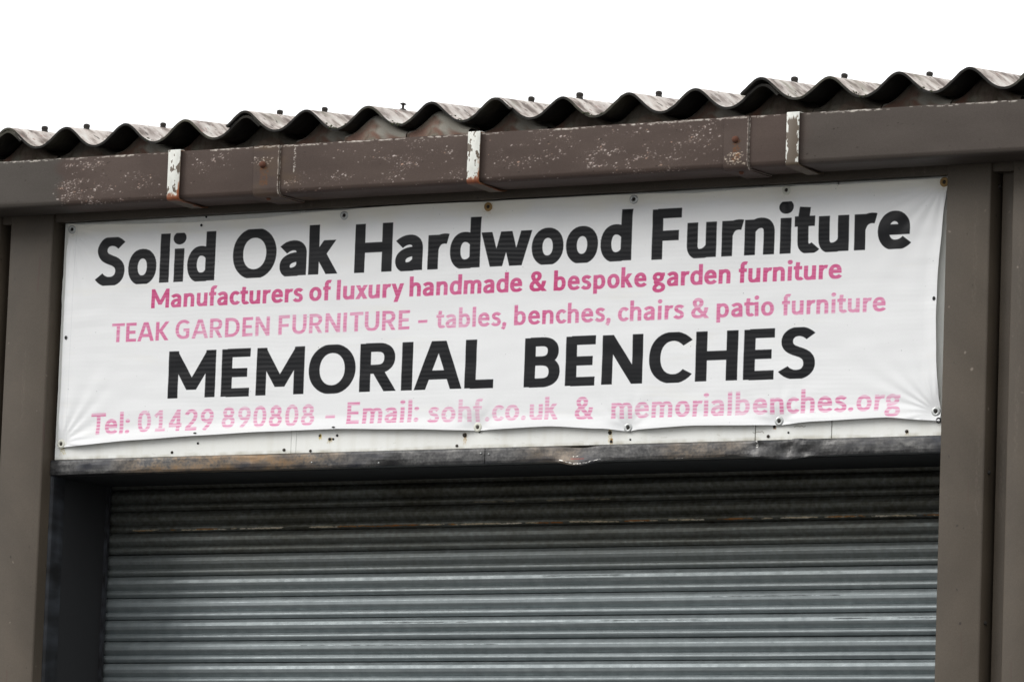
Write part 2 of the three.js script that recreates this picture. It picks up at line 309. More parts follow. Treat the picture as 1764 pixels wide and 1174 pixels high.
{
  const shutter = part('roller_shutter', boxAt(-1.583, 1.398, 0, 3.255, -0.345, -0.335), M.jamb, unit, 'closed galvanised roller shutter of curved horizontal laths');
  const prof = [[-0.014, 1.0]];
  for (let i = 0; i <= 12; i++) { const t = i / 12; prof.push([-0.0105 + 0.0145 * (1 - (2 * t - 0.96) ** 2), lerp(0.985, 0.375, t)]); }
  for (let i = 0; i <= 8; i++) { const t = i / 8; prof.push([-0.0065 + 0.0075 * Math.sin(Math.PI * (0.05 + 0.9 * t)), lerp(0.345, 0.055, t)]); }
  prof.push([-0.014, 0.03], [-0.018, 0.0]);
  const out = prof.map(([z, y]) => [z, y * P]);
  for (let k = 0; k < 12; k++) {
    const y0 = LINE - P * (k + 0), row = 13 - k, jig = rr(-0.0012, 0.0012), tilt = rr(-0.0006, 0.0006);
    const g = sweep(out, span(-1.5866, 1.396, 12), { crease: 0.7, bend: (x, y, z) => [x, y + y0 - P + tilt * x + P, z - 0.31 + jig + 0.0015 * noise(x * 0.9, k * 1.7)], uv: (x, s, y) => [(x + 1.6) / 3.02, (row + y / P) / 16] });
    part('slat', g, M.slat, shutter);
  }
  // the run of laths below the picture, down to the ground
  const low = []; const yLow = LINE - P * 12;
  for (let k = 0; k < 34; k++) low.push(sweep(out, [-1.581, 1.396], { crease: 0.7, bend: (x, y, z) => [x, y + yLow - P * k, z - 0.31], uv: (x, s, y) => [(x + 1.6) / 3.02, (2 + k % 8 + y / P) / 16] }));
  const l = part('lower_slats', mergeGeometries(low), M.slat, shutter); l.userData.kind = 'stuff';
}

// ------------------------------------------------------------------ gutter
const gutterMap = canvasTex(2048, 256, (u, v) => { // x -2 .. 2, down the face 0 .. 0.4
  const x = -2 + u * 4, s = (1 - v) * 0.4, n = fbm(x * 4, s * 12, 3.3), f = (rnd() - 0.5) * 7;
  let c = [79 + n * 15 + f, 67 + n * 14 + f, 61 + n * 13 + f];
  const edge = 0.05 * fbm(s * 24, 1.2, x > 0 ? 5 : 2) ;
  const greyed = x < 0 ? sm(-1.45, -1.49, x + edge) : sm(0.98, 1.06, x + edge) * 0.75;
  c = mix3(c, [76 + n * 9 + f, 71 + n * 9 + f, 66 + n * 9 + f], greyed);
  const olive = sm(-0.8, -0.74, x) * sm(-0.6, -0.68, x) + sm(-0.66, -0.6, x) * 0;
  c = mix3(c, [98, 80, 58], olive * clamp(0.5 + n * 2) * 0.8);
  return c;
}, (g, w, h) => {
  const X = (x) => (x + 2) / 4 * w, S = (s) => s / 0.4 * h;
  const dens = (x, s) => {
    const k = clamp((s - 0.012) / 0.125);
    let d = sm(-1.5, -1.45, x) * sm(-1.25, -1.33, x) * 1.3 + sm(-1.38, -1.3, x) * sm(-1.06, -1.2, x) * 0.45 + sm(-1.03, -0.98, x) * sm(-0.84, -0.9, x) * 0.8 * sm(0.8, 0.2, k);
    d += sm(-0.69, -0.66, x) * sm(-0.58, -0.64, x) * 1.2 * sm(0.5, 0.8, k) + sm(-0.6, -0.5, x) * sm(-0.04, -0.1, x) * (0.25 + 0.6 * sm(-0.4, -0.2, x) * sm(0.2, 0.45, k) * sm(0.9, 0.6, k));
    d += sm(-0.55, -0.5, x) * sm(-0.25, -0.32, x) * 0.8 * sm(0.68, 0.76, k) * sm(0.97, 0.88, k);
    d += sm(0.0, 0.05, x) * sm(0.8, 0.62, x) * 0.45 + sm(0.25, 0.35, x) * sm(0.62, 0.5, x) * 0.75 * sm(0.05, 0.2, k) + sm(0.6, 0.7, x) * sm(0.8, 0.76, x) * 0.2;
    return d * clamp(0.25 + fbm(x * 9, s * 30, 6.3) * 3 + noise(x * 40, s * 60) * 1.1, 0, 1.8);
  };
  let placed = 0;
  for (let i = 0; i < 120000 && placed < 4600; i++) {
    const x = rr(-1.55, 0.9), s = rr(0.006, 0.15);
    if (rnd() > dens(x, s) * 0.5 * sm(0.155, 0.14, s)) continue;
    placed++;
    const r = 0.24 + 1.1 * rnd() ** 5, c = rnd() < 0.6 ? '226,215,208' : rnd() < 0.75 ? '186,170,162' : '214,176,152';
    g.fillStyle = `rgba(${c},${rr(0.2, 0.85)})`; g.beginPath(); g.ellipse(X(x), S(s), r * rr(0.8, 2.2), r * rr(0.5, 1.1), rr(-0.9, 0.3), 0, 7); g.fill();
  }
  for (let i = 0; i < 120; i++) { g.fillStyle = `rgba(46,38,34,${rr(0.3, 0.8)})`; g.beginPath(); g.ellipse(X(rr(-1.9, 1.9)), S(rr(0.01, 0.14)), rr(0.5, 2.4), rr(0.5, 1.2), rr(-0.6, 0), 0, 7); g.fill(); }
  // worn lip
  for (let i = 0; i < 1500; i++) { const x = rr(-2, 2); if (fbm(x * 6, 2.2) + 0.1 < rr(-0.1, 0.3)) continue; g.fillStyle = `rgba(205,198,188,${rr(0.3, 0.9)})`; g.fillRect(X(x), S(rr(0.0, 0.0045)), rr(1, 8), rr(0.6, 1.6)); }
  // rusty tinge and chips under the joint bolts and at the joint edges
  for (const [bx, by] of [[-0.743, 0.058], [0.819, 0.066]]) for (let i = 0; i < 90; i++) { const t = rnd(); g.fillStyle = `rgba(122,66,24,${rr(0.08, 0.3)})`; g.fillRect(X(bx + rr(-0.012, 0.014)), S(by + t * 0.06), rr(1, 4), rr(1, 4)); }
  for (let i = 0; i < 70; i++) { g.fillStyle = `rgba(222,210,190,${rr(0.4, 0.95)})`; g.fillRect(X(0.819 + rr(-0.035, 0.03)), S(rr(0.1, 0.135)), rr(1, 3), rr(1, 2)); }
  for (let i = 0; i < 34; i++) { g.fillStyle = `rgba(226,214,200,${rr(0.4, 0.9)})`; g.fillRect(X(-0.75 + rr(-0.04, 0.04)), S(rr(0.03, 0.055)), rr(1, 2.5), rr(1, 1.8)); }
  for (const ex of [-0.6885, 0.8585]) for (let i = 0; i < 70; i++) { g.fillStyle = `rgba(196,190,180,${rr(0.3, 0.85)})`; g.fillRect(X(ex - rr(0, 0.004)), S(rr(0.004, 0.16)), 1.2, rr(1, 5)); }
  for (let i = 0; i < 40; i++) { g.fillStyle = `rgba(210,205,196,${rr(0.3, 0.8)})`; g.fillRect(X(-0.64 + rr(-0.003, 0.003)), S(rr(0.006, 0.08)), rr(1, 2), rr(1, 3)); }
});
M.gutter = dull({ map: gutterMap, roughness: 0.6 }, 0.35);
const gutter = group('gutter', unit, 'brown steel box gutter with flaking paint under the roof edge');
{
  const ZF = 0.2, YT = 4.1885, YB = 4.045, ZB = 0.06;
  const outer = (o, r = 0.022) => rounded([[ZF + o, YT], [ZF + o, YB - o], [ZB - 0.004, YB - o], [ZB - 0.004, 4.17]], [0, r, 0.008, 0], 7);
  const trough = () => { const a = outer(0), b = outer(-0.003, 0.02).reverse(); b[b.length - 1] = [ZF - 0.003, YT]; return [...a, ...b]; };
  const uv = (x, s) => [(x + 2) / 4, 1 - s / 0.4];
  const bend = (x, y, z) => [x, y + 0.0016 * noise(x * 1.3, 3.1), z + (z > 0.15 ? 0.003 * noise(x * 1.1, 8.8) : 0)];
  const cut = [-HALF, -0.7, 0.845, HALF];
  for (let i = 0; i < 3; i++) part('gutter_section', sweep(trough(), span(cut[i] + 0.001, cut[i + 1] - 0.001, 30), { closed: true, caps: true, crease: 0.5, uv, bend }), M.gutter, gutter);
  const boltG = (() => { const g = new THREE.LatheGeometry([[0, 0.011], [0.004, 0.0105], [0.0085, 0.008], [0.0105, 0.002], [0.0105, 0]].map(([r, y]) => new THREE.Vector2(r, y)), 10); g.rotateX(Math.PI / 2); return g; })();
  for (const [a, b, bx, by] of [[-0.777, -0.689, -0.743, 4.132], [0.781, 0.858, 0.819, 4.124]]) {
    const o = outer(0.0075, 0.028), inner = outer(0.0015, 0.024).reverse();
    const sl = part('joint_sleeve', sweep([...o, ...inner], [a, a + 0.002, b - 0.002, b], { closed: true, caps: true, crease: 0.5, uv, bend: (x, y, z) => { const q = bend((a + b) / 2, y, z); return [x, q[1], q[2] - (x < a + 0.001 ? 0.002 : 0)]; } }), M.gutter, gutter);
    const bo = part('rusty_bolt', boltG, M.rust, gutter); bo.position.set(bx, by, ZF + 0.007);
    const b2 = part('rusty_bolt', boltG, M.rust, gutter); b2.rotation.x = Math.PI / 2; b2.position.set(bx + 0.004, YB - 0.007, 0.175); b2.scale.setScalar(0.7);
  }
  // hanging straps with peeling white paint
  const strapMap = (brownness, seedZ, edges) => canvasTex(128, 512, (u, v) => { // u across, v 1 = top of the face
    const n = fbm(u * 3.2, v * 9, seedZ), f = (rnd() - 0.5) * 8, side = Math.min(u, 1 - u);
    const white = [208 + f + n * 30, 209 + f + n * 30, 202 + f + n * 32], brown = [86 + f, 74 + f, 60 + f], rust = [128 + n * 40, 66 + n * 30, 30];
    let peel = edges ? sm(0.13 + n * 0.3, 0.2 + n * 0.3, side + (v > 0.9 ? -0.4 : 0)) : sm(0.1, 0.16, n * 1.2 + brownness(u, v));
    if (edges) peel = clamp(peel + sm(-0.06, 0.06, fbm(v * 11, u > 0.5 ? 3 : 9, 2.6) + 0.5 * noise(u * 9, v * 26) + (u > 0.5 ? 0.06 : 0.0) + 1.3 * (side - 0.09)) * sm(0.95, 0.9, v + 0.04 * noise(u * 7, 3)));
    if (v < 0.42) peel = 1;
    let c = mix3(white, brown, peel);
    const r = edges ? 0 : sm(0.84, 0.96, u + n * 0.35) * sm(0.7, 0.5, v) + sm(0.46, 0.42, v + n * 0.12) * sm(0.3, 0.4, v) * 0.9;
    return mix3(c, rust, clamp(r));
  });
  const maps = [
    strapMap((u, v) => 0.22 * sm(0.5, 0.8, u) * sm(0.9, 0.75, v) * sm(0.55, 0.7, v) + 0.22 * sm(0.55, 0.48, v) * sm(0.62, 0.3, u + 0.3) - 0.08, 2.3, false),
    strapMap((u, v) => 0.3 * sm(0.42, 0.2, u) * sm(0.74, 0.78, v) * sm(0.93, 0.88, v) + 0.25 * sm(0.5, 0.7, u) * sm(0.53, 0.5, v) - 0.1, 6.7, false),
    strapMap(null, 4.1, true)];
  [[-1.0731, -1.0315], [-0.0449, -0.0053], [0.9795, 1.018]].forEach(([a, b], i) => {
    const c = [[ZF - 0.012, YT + 0.004], [ZF + 0.013, YT + 0.003], [ZF + 0.0125, YB - 0.004], [ZB + 0.02, YB - 0.009], [ZB - 0.008, YB - 0.004]];
    const o = rounded(c, [0, 0.004, 0.012, 0.01, 0], 6), q = rounded(c.map(([z, y], k) => [z - (k > 0 && k < 3 ? 0.004 : 0), y + (k < 2 ? -0.004 : 0.004)]), [0, 0.003, 0.009, 0.008, 0], 6).reverse();
    const g = sweep([...o, ...q], [a, a + 0.0015, b - 0.0015, b], { closed: true, caps: true, crease: 0.5, uv: (x, s) => [(x - a) / (b - a), 1 - clamp((s - 0.02) / 0.25, 0, 0.99)], bend: (x, y, z) => [x, y, z - (x < a + 0.001 || x > b - 0.001 ? 0.0006 : 0)] });
    part('gutter_strap', g, std({ map: maps[i], roughness: 0.55 }), gutter, ['white painted strap with brown showing through', 'white strap with an orange rust run down its right edge', 'brown strap with white paint left along its edges'][i]);
  });
}

// ------------------------------------------------------------------ corrugated roof
const roofMap = canvasTex(1024, 1024, (u, v) => { // weathered fibre cement, 1.4 m
  const n = fbm(u * 7, v * 7, 2.1), m = fbm(u * 34, v * 34, 5.2, 3), f = (rnd() - 0.5) * 30;
  let c = [162 + n * 36 + f, 154 + n * 36 + f, 148 + n * 33 + f];
  c = mix3(c, [96, 86, 80], clamp(m * 3.0)); c = mix3(c, [192, 190, 184], clamp(-m * 2.6 - 0.15));
  const k2 = fbm(u * 15, v * 15, 9.7, 3); c = mix3(c, [84, 80, 66], clamp(k2 * 2.4 - 0.35));
  return c;
}, (g, w, h) => {
  for (let i = 0; i < 2200; i++) { g.fillStyle = `rgba(${rnd() < 0.65 ? '56,51,47' : rnd() < 0.5 ? '214,212,206' : '122,92,84'},${rr(0.25, 0.8)})`; g.beginPath(); g.ellipse(rnd() * w, rnd() * h, rr(0.8, 4.5), rr(0.8, 4.5), rnd() * 3, 0, 7); g.fill(); }
});
M.roof = std({ map: roofMap, roughness: 0.92 });
M.edge = dull({ map: canvasTex(256, 256, (u, v) => { const n = fbm(u * 9, v * 9, 4.4), f = rnd() * 12; return mix3([40 + f, 39 + f, 37 + f], [80 + f, 78 + f, 66 + f], clamp(n * 2.4)); }), roughness: 0.95 });
M.moss = std({ color: new THREE.Color().setRGB(0.035, 0.04, 0.018), roughness: 1 });
const PITCH = 0.2142, CREST0 = -1.7185, ZE = 0.13, SLOPE = Math.tan(0.098), AMP = 0.0302, TH = 0.0068, YM = 4.2655 + 0.0; // mid line of the sheet's upper face at the eave
const wave = (k) => { const c = Math.cos(2 * Math.PI * k); return AMP * (c + 0.06 * Math.cos(4 * Math.PI * k)) / 1.0; };
const roof = group('roof', unit, 'weathered grey corrugated sheet roof with an open wavy front edge');
const sheetOff = (i) => ({ '-1': [0, 0], 0: [0, -0.001], 1: [0.004, 0.006], 2: [-0.003, -0.009], 3: [0.004, 0.002] }[i] ?? [0, 0]); // how each sheet lies: up, forward
const lapLift = (k, i) => { const [up] = sheetOff(i); const t = k - 4 * i; return up + 0.0095 * sm(0.95, 0.25, t) ; };
{
  for (let i = -3; i <= 4; i++) {
    const k0 = 4 * i - 0.3, k1 = 4 * i + 4.24, nk = 110, nz = 14, pos = [], tex = [], idx = [];
    const [, fwd] = sheetOff(i);
    const depth = (j) => (j / nz) ** 1.8 * 6.3;
    const top = (k, d) => YM + wave(k) + lapLift(k, i) + 0.0012 * noise(k * 1.7, d * 2, i) + d * SLOPE;
    const ring = []; // round the cross-section: upper face left to right, lower face right to left
    for (let a = 0; a <= nk; a++) ring.push([lerp(k0, k1, a / nk), 0]);
    for (let a = nk; a >= 0; a--) ring.push([lerp(k0, k1, a / nk), 1]);
    ring.push(ring[0]);
    const rows = [];
    for (let j = 0; j <= nz; j++) {
      const d = depth(j), row = [];
      for (const [k, low] of ring) {
        const e = j === 0 ? 0.004 * fbm(k * 9, i + low * 0.3, 3.3) + 0.0035 * fbm(k * 34, i + low * 0.4, 1.3, 3) : 0;
        const slope = -AMP * 2 * Math.PI / PITCH * Math.sin(2 * Math.PI * k), nl = Math.hypot(1, slope), off = low ? TH : 0;
        row.push([CREST0 + PITCH * k + slope / nl * off, top(k, d) - off / nl, ZE + fwd - d + e]);
      }
      rows.push(row);
    }
    const n = ring.length;
    rows.forEach((row, j) => row.forEach((p, a) => { pos.push(...p); tex.push(p[0] / 1.4 + i * 0.31, (depth(j) + (ring[a][1] ? 0.4 : 0)) / 1.4); }));
    const groups = [], face = (a0, a1) => { for (let j = 0; j < nz; j++) for (let a = a0; a < a1; a++) { const q = j * n + a; idx.push(q, q + 1, q + n, q + 1, q + n + 1, q + n); } };
    face(0, nk); groups.push([0, idx.length, 0]); face(nk, n - 1);
    for (const j of [0, nz]) { // the sawn edge
      const b0 = pos.length / 3;
      rows[j].forEach((p) => { pos.push(...p); tex.push(p[0] / 1.4, p[1] / 1.4); });
      for (let a = 0; a < nk; a++) { const q = b0 + a, r = b0 + 2 * nk + 1 - a; idx.push(q, q + 1, r, q + 1, r - 1, r); }
    }
    groups.push([groups[0][1], idx.length - groups[0][1], 1]);
    const g = new THREE.BufferGeometry(); g.setAttribute('position', new THREE.Float32BufferAttribute(pos, 3)); g.setAttribute('uv', new THREE.Float32BufferAttribute(tex, 2)); g.setIndex(idx);
    const cg = toCreasedNormals(g, 0.7); // upper face weathered pale, cut edge stained black, underside in the same dark colour
    cg.clearGroups(); groups.forEach(([a, b, m]) => cg.addGroup(a, b, m));
    part('roof_sheet', cg, [M.roof, M.edge], roof);
  }
  // fixing bolts with caps on the crests
  const cap = (pts) => new THREE.LatheGeometry(pts.map(([r, y]) => new THREE.Vector2(r, y)), 10);
  const capped = cap([[0, 0.017], [0.006, 0.0168], [0.0098, 0.015], [0.0112, 0.012], [0.0112, 0.006], [0.0098, 0.005], [0.0105, 0.001], [0.0125, -0.006]]);
  const bare = cap([[0, 0.026], [0.0045, 0.026], [0.0115, 0.022], [0.0115, 0.0205], [0.0042, 0.018], [0.0042, 0.006], [0.009, 0.005], [0.0135, 0.001], [0.0135, -0.004]]);
  for (let k = -8; k < 20; k++) {
    const m = ((k % 4) + 4) % 4; if (m === 3) continue;
    const d = m === 1 ? 0.1 : 0.195, i = Math.floor(k / 4), lone = k === 6;
    const b = part('roof_bolt', lone ? bare : capped, M.bolt, roof, lone ? 'thin bolt with a loose mushroom washer' : undefined);
    b.position.set(CREST0 + PITCH * (k + rr(-0.03, 0.03)), YM + wave(k) + lapLift(k, i) + d * SLOPE, ZE - d + rr(-0.006, 0.006));
    b.rotation.set(-0.098 + rr(-0.06, 0.06), rnd() * 6, rr(-0.08, 0.08)); b.scale.setScalar(rr(0.8, 0.98));
  }
  // moss along the edge, in the hollows
  const tufts = [];
  for (let q = 0; q < 260; q++) {
    const h = [[5.5, 1.2], [6.5, 1.6], [7.5, 0.6], [12.5, 0.5], [13.5, 0.8], [14.5, 0.5], [2.5, 0.4], [9.5, 0.5]][q % 8]; if (rnd() > h[1]) continue;
    const k = h[0] + rr(-0.2, 0.2), i = Math.floor((k + 0.3) / 4), d = rnd() ** 2 * 0.03, r = rr(0.0015, 0.0042);
    const t = new THREE.IcosahedronGeometry(r, 1), p = t.attributes.position;
    for (let a = 0; a < p.count; a++) { const e = 1 + 0.5 * noise(p.getX(a) * 700 + q, p.getY(a) * 700, p.getZ(a) * 700); p.setXYZ(a, p.getX(a) * e, p.getY(a) * e * 0.7, p.getZ(a) * e); }
    t.translate(CREST0 + PITCH * k, YM + wave(k) + lapLift(k, i) + d * SLOPE + (d < 0.002 ? -r : 0), ZE + sheetOff(i)[1] - d); tufts.push(t);
  }
  const moss = part('moss', mergeGeometries(tufts), M.moss, roof, 'small dark green moss tufts along the sheet edge'); moss.userData.kind = 'stuff';
  // eaves fillers closing the hollows below the sheets
  const fillMap = [0, 1, 2].map((v) => canvasTex(128, 128, (a, b) => {
    const n = fbm(a * 4 + v * 9, b * 4, v * 3.3), s = fbm(a * 12, b * 3 + v, 5.5), f = (rnd() - 0.5) * 14;
    let c = mix3([[92, 80, 71], [116, 90, 78], [84, 78, 70]][v], [112, 108, 96], clamp(0.25 + n * 2.4));
    c = mix3(c, [70, 62, 50], clamp(s * 2)); if (v === 1) c = mix3(c, [150, 146, 136], clamp(sm(0.55, 0.72, a + 0.3 * noise(a * 5, b * 5)) * sm(0.45, 0.62, b + 0.3 * noise(b * 4, a * 4 + 3)) + sm(0.86, 0.95, b + 0.08 * noise(a * 9, 2)))); c = mix3(c, [116, 76, 62], clamp(noise(a * 3 + v * 4, b * 2.2, 8.1) * 1.3 - 0.15));
    return [c[0] + f, c[1] + f, c[2] + f];
  }));
  const fm = fillMap.map((t) => std({ map: t, roughness: 0.9 }));
  for (let k = -9; k < 20; k++) {
    const near = k === 6 ? 0.052 : k === 7 ? 0.038 : 0, i = Math.floor((k + 0.3) / 4), zf = (near ? 0.05 : 0.012) + near + rr(-0.012, 0.012), nk = 28, nv = 8, pos = [], tex = [], idx = [], drop = near ? 0.013 : 0.008;
    for (let a = 0; a <= nk; a++) for (let b = 0; b <= nv; b++) {
      const t = lerp(-0.49, 0.49, a / nk), kk = k + t, s = b / nv, hump = Math.cos(Math.PI * t) ** 2;
      const yt = YM + wave(kk) * (near ? 0.92 : 1) + sheetOff(i)[0] - TH - drop + (0.13 - zf) * SLOPE, y = lerp(4.165, yt, s);
      const z = zf + 0.02 * (1 - s) * hump + 0.012 * hump * (1 - s * s) + 0.003 * fbm(kk * 4, s * 3, 2.2) - (b === nv ? 0.012 : 0);
      pos.push(CREST0 + PITCH * kk, y, z); tex.push(a / nk, s);
    }
    for (let a = 0; a < nk; a++) for (let b = 0; b < nv; b++) { const q = a * (nv + 1) + b; idx.push(q, q + nv + 1, q + 1, q + 1, q + nv + 1, q + nv + 2); }
    // close it to the back
    const n0 = pos.length / 3;
    for (let a = 0; a <= nk; a++) { const q = (a * (nv + 1) + nv) * 3; pos.push(pos[q], pos[q + 1], pos[q + 2], pos[q], pos[q + 1] + 0.03 * SLOPE, pos[q + 2] - 0.12); tex.push(a / nk, 1, a / nk, 0.6); }
    for (let a = 0; a < nk; a++) { const q = n0 + a * 2; idx.push(q, q + 2, q + 1, q + 1, q + 2, q + 3); }
    const g = new THREE.BufferGeometry(); g.setAttribute('position', new THREE.Float32BufferAttribute(pos, 3)); g.setAttribute('uv', new THREE.Float32BufferAttribute(tex, 2)); g.setIndex(idx);
    part('eaves_filler', toCreasedNormals(g, 0.9), fm[near ? 1 : ((k % 3) + 3) % 3 === 1 ? 2 : ((k * 7) % 3 + 3) % 3 === 0 ? 0 : 1], roof, k === 6 ? 'pale brown filler with grey mortar, standing forward' : undefined);
  }
}

// ------------------------------------------------------------------ the banner
// Lettering: a plain humanist alphabet drawn as strokes, 100 units to the cap height. [advance, path, low, high, path, low, high ...] with * marking filled dots.
const A = {
  S: [62, 'M54 83C47 90 40 93 32 93C19 93 10 85 10 74C10 62 18 57 31 52.5C45 48 52 41 52 29C52 15 42 7 28 7C18 7 10 11 3.5 19'], O: [91, 'M45 93C66 93 81 75 81 50C81 25 66 7 45 7C24 7 9.5 25 9.5 50C9.5 75 24 93 45 93Z'],
  H: [77, 'M9.5 0L9.5 100M67.5 0L67.5 100M9.5 51L67.5 51'], F: [58, 'M9.5 0L9.5 100M9.5 92L58 92M9.5 47L53 47'], E: [56, 'M9.5 0L9.5 100M9.5 92L56 92M9.5 50L51 50M9.5 8L56 8'], L: [54, 'M9.5 0L9.5 100M9.5 8L54 8'], I: [19, 'M9.5 0L9.5 100'],
  T: [69, 'M34.5 0L34.5 100M0 92L69 92'], M: [96, 'M9.5 0L9.5 100M86.5 0L86.5 100M1 110L48 21L95 110'], N: [78, 'M9.5 0L9.5 100M68.5 0L68.5 100M3 110L75 -10'], A: [88, 'M4 -15L41 100L47 100L84 -15M18 30L70 30'],
  K: [72, 'M9.5 0L9.5 100M9.5 50L28 50M22 46L66 108M24 54L66 -10'], R: [69, 'M9.5 0L9.5 100M9.5 92L32 92C50 92 57 83 57 70C57 56 50 46.5 32 46.5L9.5 46.5M32 48L65 -10'],
  B: [67, 'M9.5 0L9.5 100M9.5 92L32 92C48 92 54.5 84 54.5 73.5C54.5 62 48 53 32 53L9.5 53M30 53C50 53 57.5 43 57.5 30C57.5 16 49 8 32 8L9.5 8'], D: [80, 'M9.5 0L9.5 100M9.5 92L31 92C57 92 70 75 70 50C70 25 57 8 31 8L9.5 8'],
  C: [75, 'M72 79C64 88 56 93 45 93C23 93 9.5 76 9.5 50C9.5 24 23 7 45 7C57 7 65 12 72 21'], G: [77, 'M70 80C62 89 55 93 45 93C23 93 9.5 76 9.5 50C9.5 24 23 7 46 7C55 7 62 9 67.5 13L67.5 46L44 46'], U: [74, 'M9.5 100L9.5 38C9.5 18 20 7 37 7C54 7 64.5 18 64.5 38L64.5 100'],
  a: [54, 'M6 54C13 60 19 63 27 63C38 63 44.5 57 44.5 45L44.5 0M44 39C24 39 9 34 9 20C9 11 15 6.5 22 6.5C32 6.5 39 11 44 19'], b: [60, 'M9.5 0L9.5 103M9.5 20C14 11 22 7 30 7C43 7 50.5 18 50.5 35C50.5 52 43 63 31 63C23 63 15 59 9.5 50'],
  d: [60, 'M50.5 0L50.5 103M50.5 20C46 11 38 7 30 7C17 7 9.5 18 9.5 35C9.5 52 17 63 29 63C37 63 45 59 50.5 50'], c: [48, 'M46 54C41 60 37 63 30 63C18 63 9.5 52 9.5 35C9.5 18 18 7 30 7C38 7 43 10 47 17'], e: [60, 'M9.5 37L50.5 37C51 53 43 63.5 31 63.5C18 63.5 9.5 52 9.5 35C9.5 17 19 7 33 7C42 7 49 10 55.5 17'],
  f: [40, 'M39 95.5C36 96.5 33 97 30 97C21 97 17 91 17 82L17 0M0 62L38 62', -2, 106], g: [58, 'M25 63C36 63 43 57 43 47C43 37 36 31 25 31C14 31 7.5 37 7.5 47C7.5 57 14 63 25 63ZM38 60L57 60M18 32C10 27 10 17 22 15C40 13 50 9 50 -3C50 -15 39 -21 26 -21C14 -21 6.5 -16 6.5 -8C6.5 1 13 6 21 11', -32, 72],
  h: [57, 'M9.5 0L9.5 103M9.5 48C15 58 22 63 31 63C42 63 47.5 56 47.5 44L47.5 0'], n: [57, 'M9.5 0L9.5 70M9.5 48C15 58 22 63 31 63C42 63 47.5 56 47.5 44L47.5 0'], m: [88, 'M9.5 0L9.5 70M9.5 50C14 59 20 63 28 63C38 63 44 57 44 44L44 0M44 48C49 58 55 63 62 63C72 63 78.5 57 78.5 44L78.5 0'],
  r: [40, 'M9.5 0L9.5 70M9.5 40C13 55 22 65 40 61'], u: [57, 'M9.5 70L9.5 26C9.5 13 15 7 25 7C34 7 42 12 47.5 22M47.5 70L47.5 0'], i: [20, 'M10 0L10 70*10 92 11.5'], l: [19, 'M9.5 0L9.5 103'], o: [62, 'M31 63C44 63 52.5 52 52.5 35C52.5 18 44 7 31 7C18 7 9.5 18 9.5 35C9.5 52 18 63 31 63Z'],
  k: [60, 'M9.5 0L9.5 103M9.5 40L24 40', 0, 103, 'M19 36L50 80', 0, 70, 'M23 44L54 -10', 0, 70], p: [60, 'M9.5 70L9.5 -24M9.5 20C14 11 22 7 30 7C43 7 50.5 18 50.5 35C50.5 52 43 63 31 63C23 63 15 59 9.5 50'], s: [46, 'M41.5 56C36 61 31 63.5 25 63.5C15 63.5 9.5 58.5 9.5 51C9.5 43 16 40 25 37C35 33 39 29 39 20.5C39 12 33 6.5 23 6.5C15 6.5 9 10 3.5 15.5'],
  t: [43, 'M17 60L17 22C17 12 22 7 30 7C34 7 38 8.5 42 12.5M0 62L40 62M20 90L16.5 56'], w: [96, 'M3 84L28 -6L48 72L68 -6L93 84', 0, 70], x: [58, 'M3 82L55 -12M55 82L3 -12', 0, 70], y: [58, 'M4 82L32 3M54 82L19 -30', -24, 70],
  '&': [77, 'M69 52C67 22 52 7 31 7C17 7 9.5 16 9.5 27C9.5 40 19 46 30 53C42 60 47 66 47 76C47 87 40 93 31 93C21 93 15 86 15 77C15 68 20 60 30 49L77 -6'], '–': [46, 'M0 38L46 38'], ',': [20, 'M12 14C13 3 9 -8 3 -17*10 9 10', -20, 30], '.': [21, '*10.5 10 11'], ':': [21, '*10.5 10 11*10.5 60 11'],
  0: [64, 'M32 91C47 91 54.5 76 54.5 48C54.5 20 47 7 32 7C17 7 9.5 20 9.5 48C9.5 76 17 91 32 91Z'], 1: [58, 'M6 70L33 94M33 100L33 8M10 8L57 8', 0, 98], 2: [60, 'M7 73C12 86 20 90.5 30 90.5C43 90.5 50 82 50 70C50 55 42 45 11 11M5 8L58 8', 0, 100], 4: [64, 'M46 0L46 98M49 100L8 32M2 27L62 27', 0, 98],
  8: [64, 'M32 91C43 91 50 83 50 72C50 61 43 53 32 51C21 53 14 61 14 72C14 83 21 91 32 91ZM32 51C46 48 54.5 41 54.5 29C54.5 15 45 7 32 7C19 7 9.5 15 9.5 29C9.5 41 18 48 32 51Z'], 9: [62, 'M53 63C51 50 43 42 31 42C18 42 10 51 10 65C10 80 19 91 32 91C46 91 53.5 79 53.5 65C53.5 46 44 27 20 0', 0, 100],
};
const GAP = 13.5;
const wordWidth = (w) => [...w].reduce((s, ch, i) => s + A[ch][0] + (i ? gapOf(w[i - 1], ch) : 0), 0);
function gapOf(a, b) { let g = GAP; if ('oecd'.includes(a) && 'oecdg'.includes(b)) g = 8; else if ('odOecb'.includes(a) || 'odOecsag'.includes(b)) g = 10.5; if ('rkxywft'.includes(a)) g = 6; if ('wxytkf'.includes(b)) g = Math.min(g, 7.5); if (a + b === 'EA' || a + b === 'RA' || a + b === 'IA') g = 7; if (a + b === 'AL' || a + b === 'AK' || a + b === 'AR') g = 9; if (a === 'T') g = b === 'e' ? -2 : 8; if ('.:,'.includes(b)) g = 9; return g; }
function trace(g, d, sx) {
  for (const [, c, args] of d.matchAll(/([MLCZ*])([^MLCZ*]*)/g)) {
    const n = args.trim().split(/[\s]+/).filter(Boolean).map(Number);
    if (c === 'M') g.moveTo(n[0] / sx, n[1]); if (c === 'L') g.lineTo(n[0] / sx, n[1]); if (c === 'Z') g.closePath();
    if (c === 'C') g.bezierCurveTo(n[0] / sx, n[1], n[2] / sx, n[3], n[4] / sx, n[5]);
  }
}
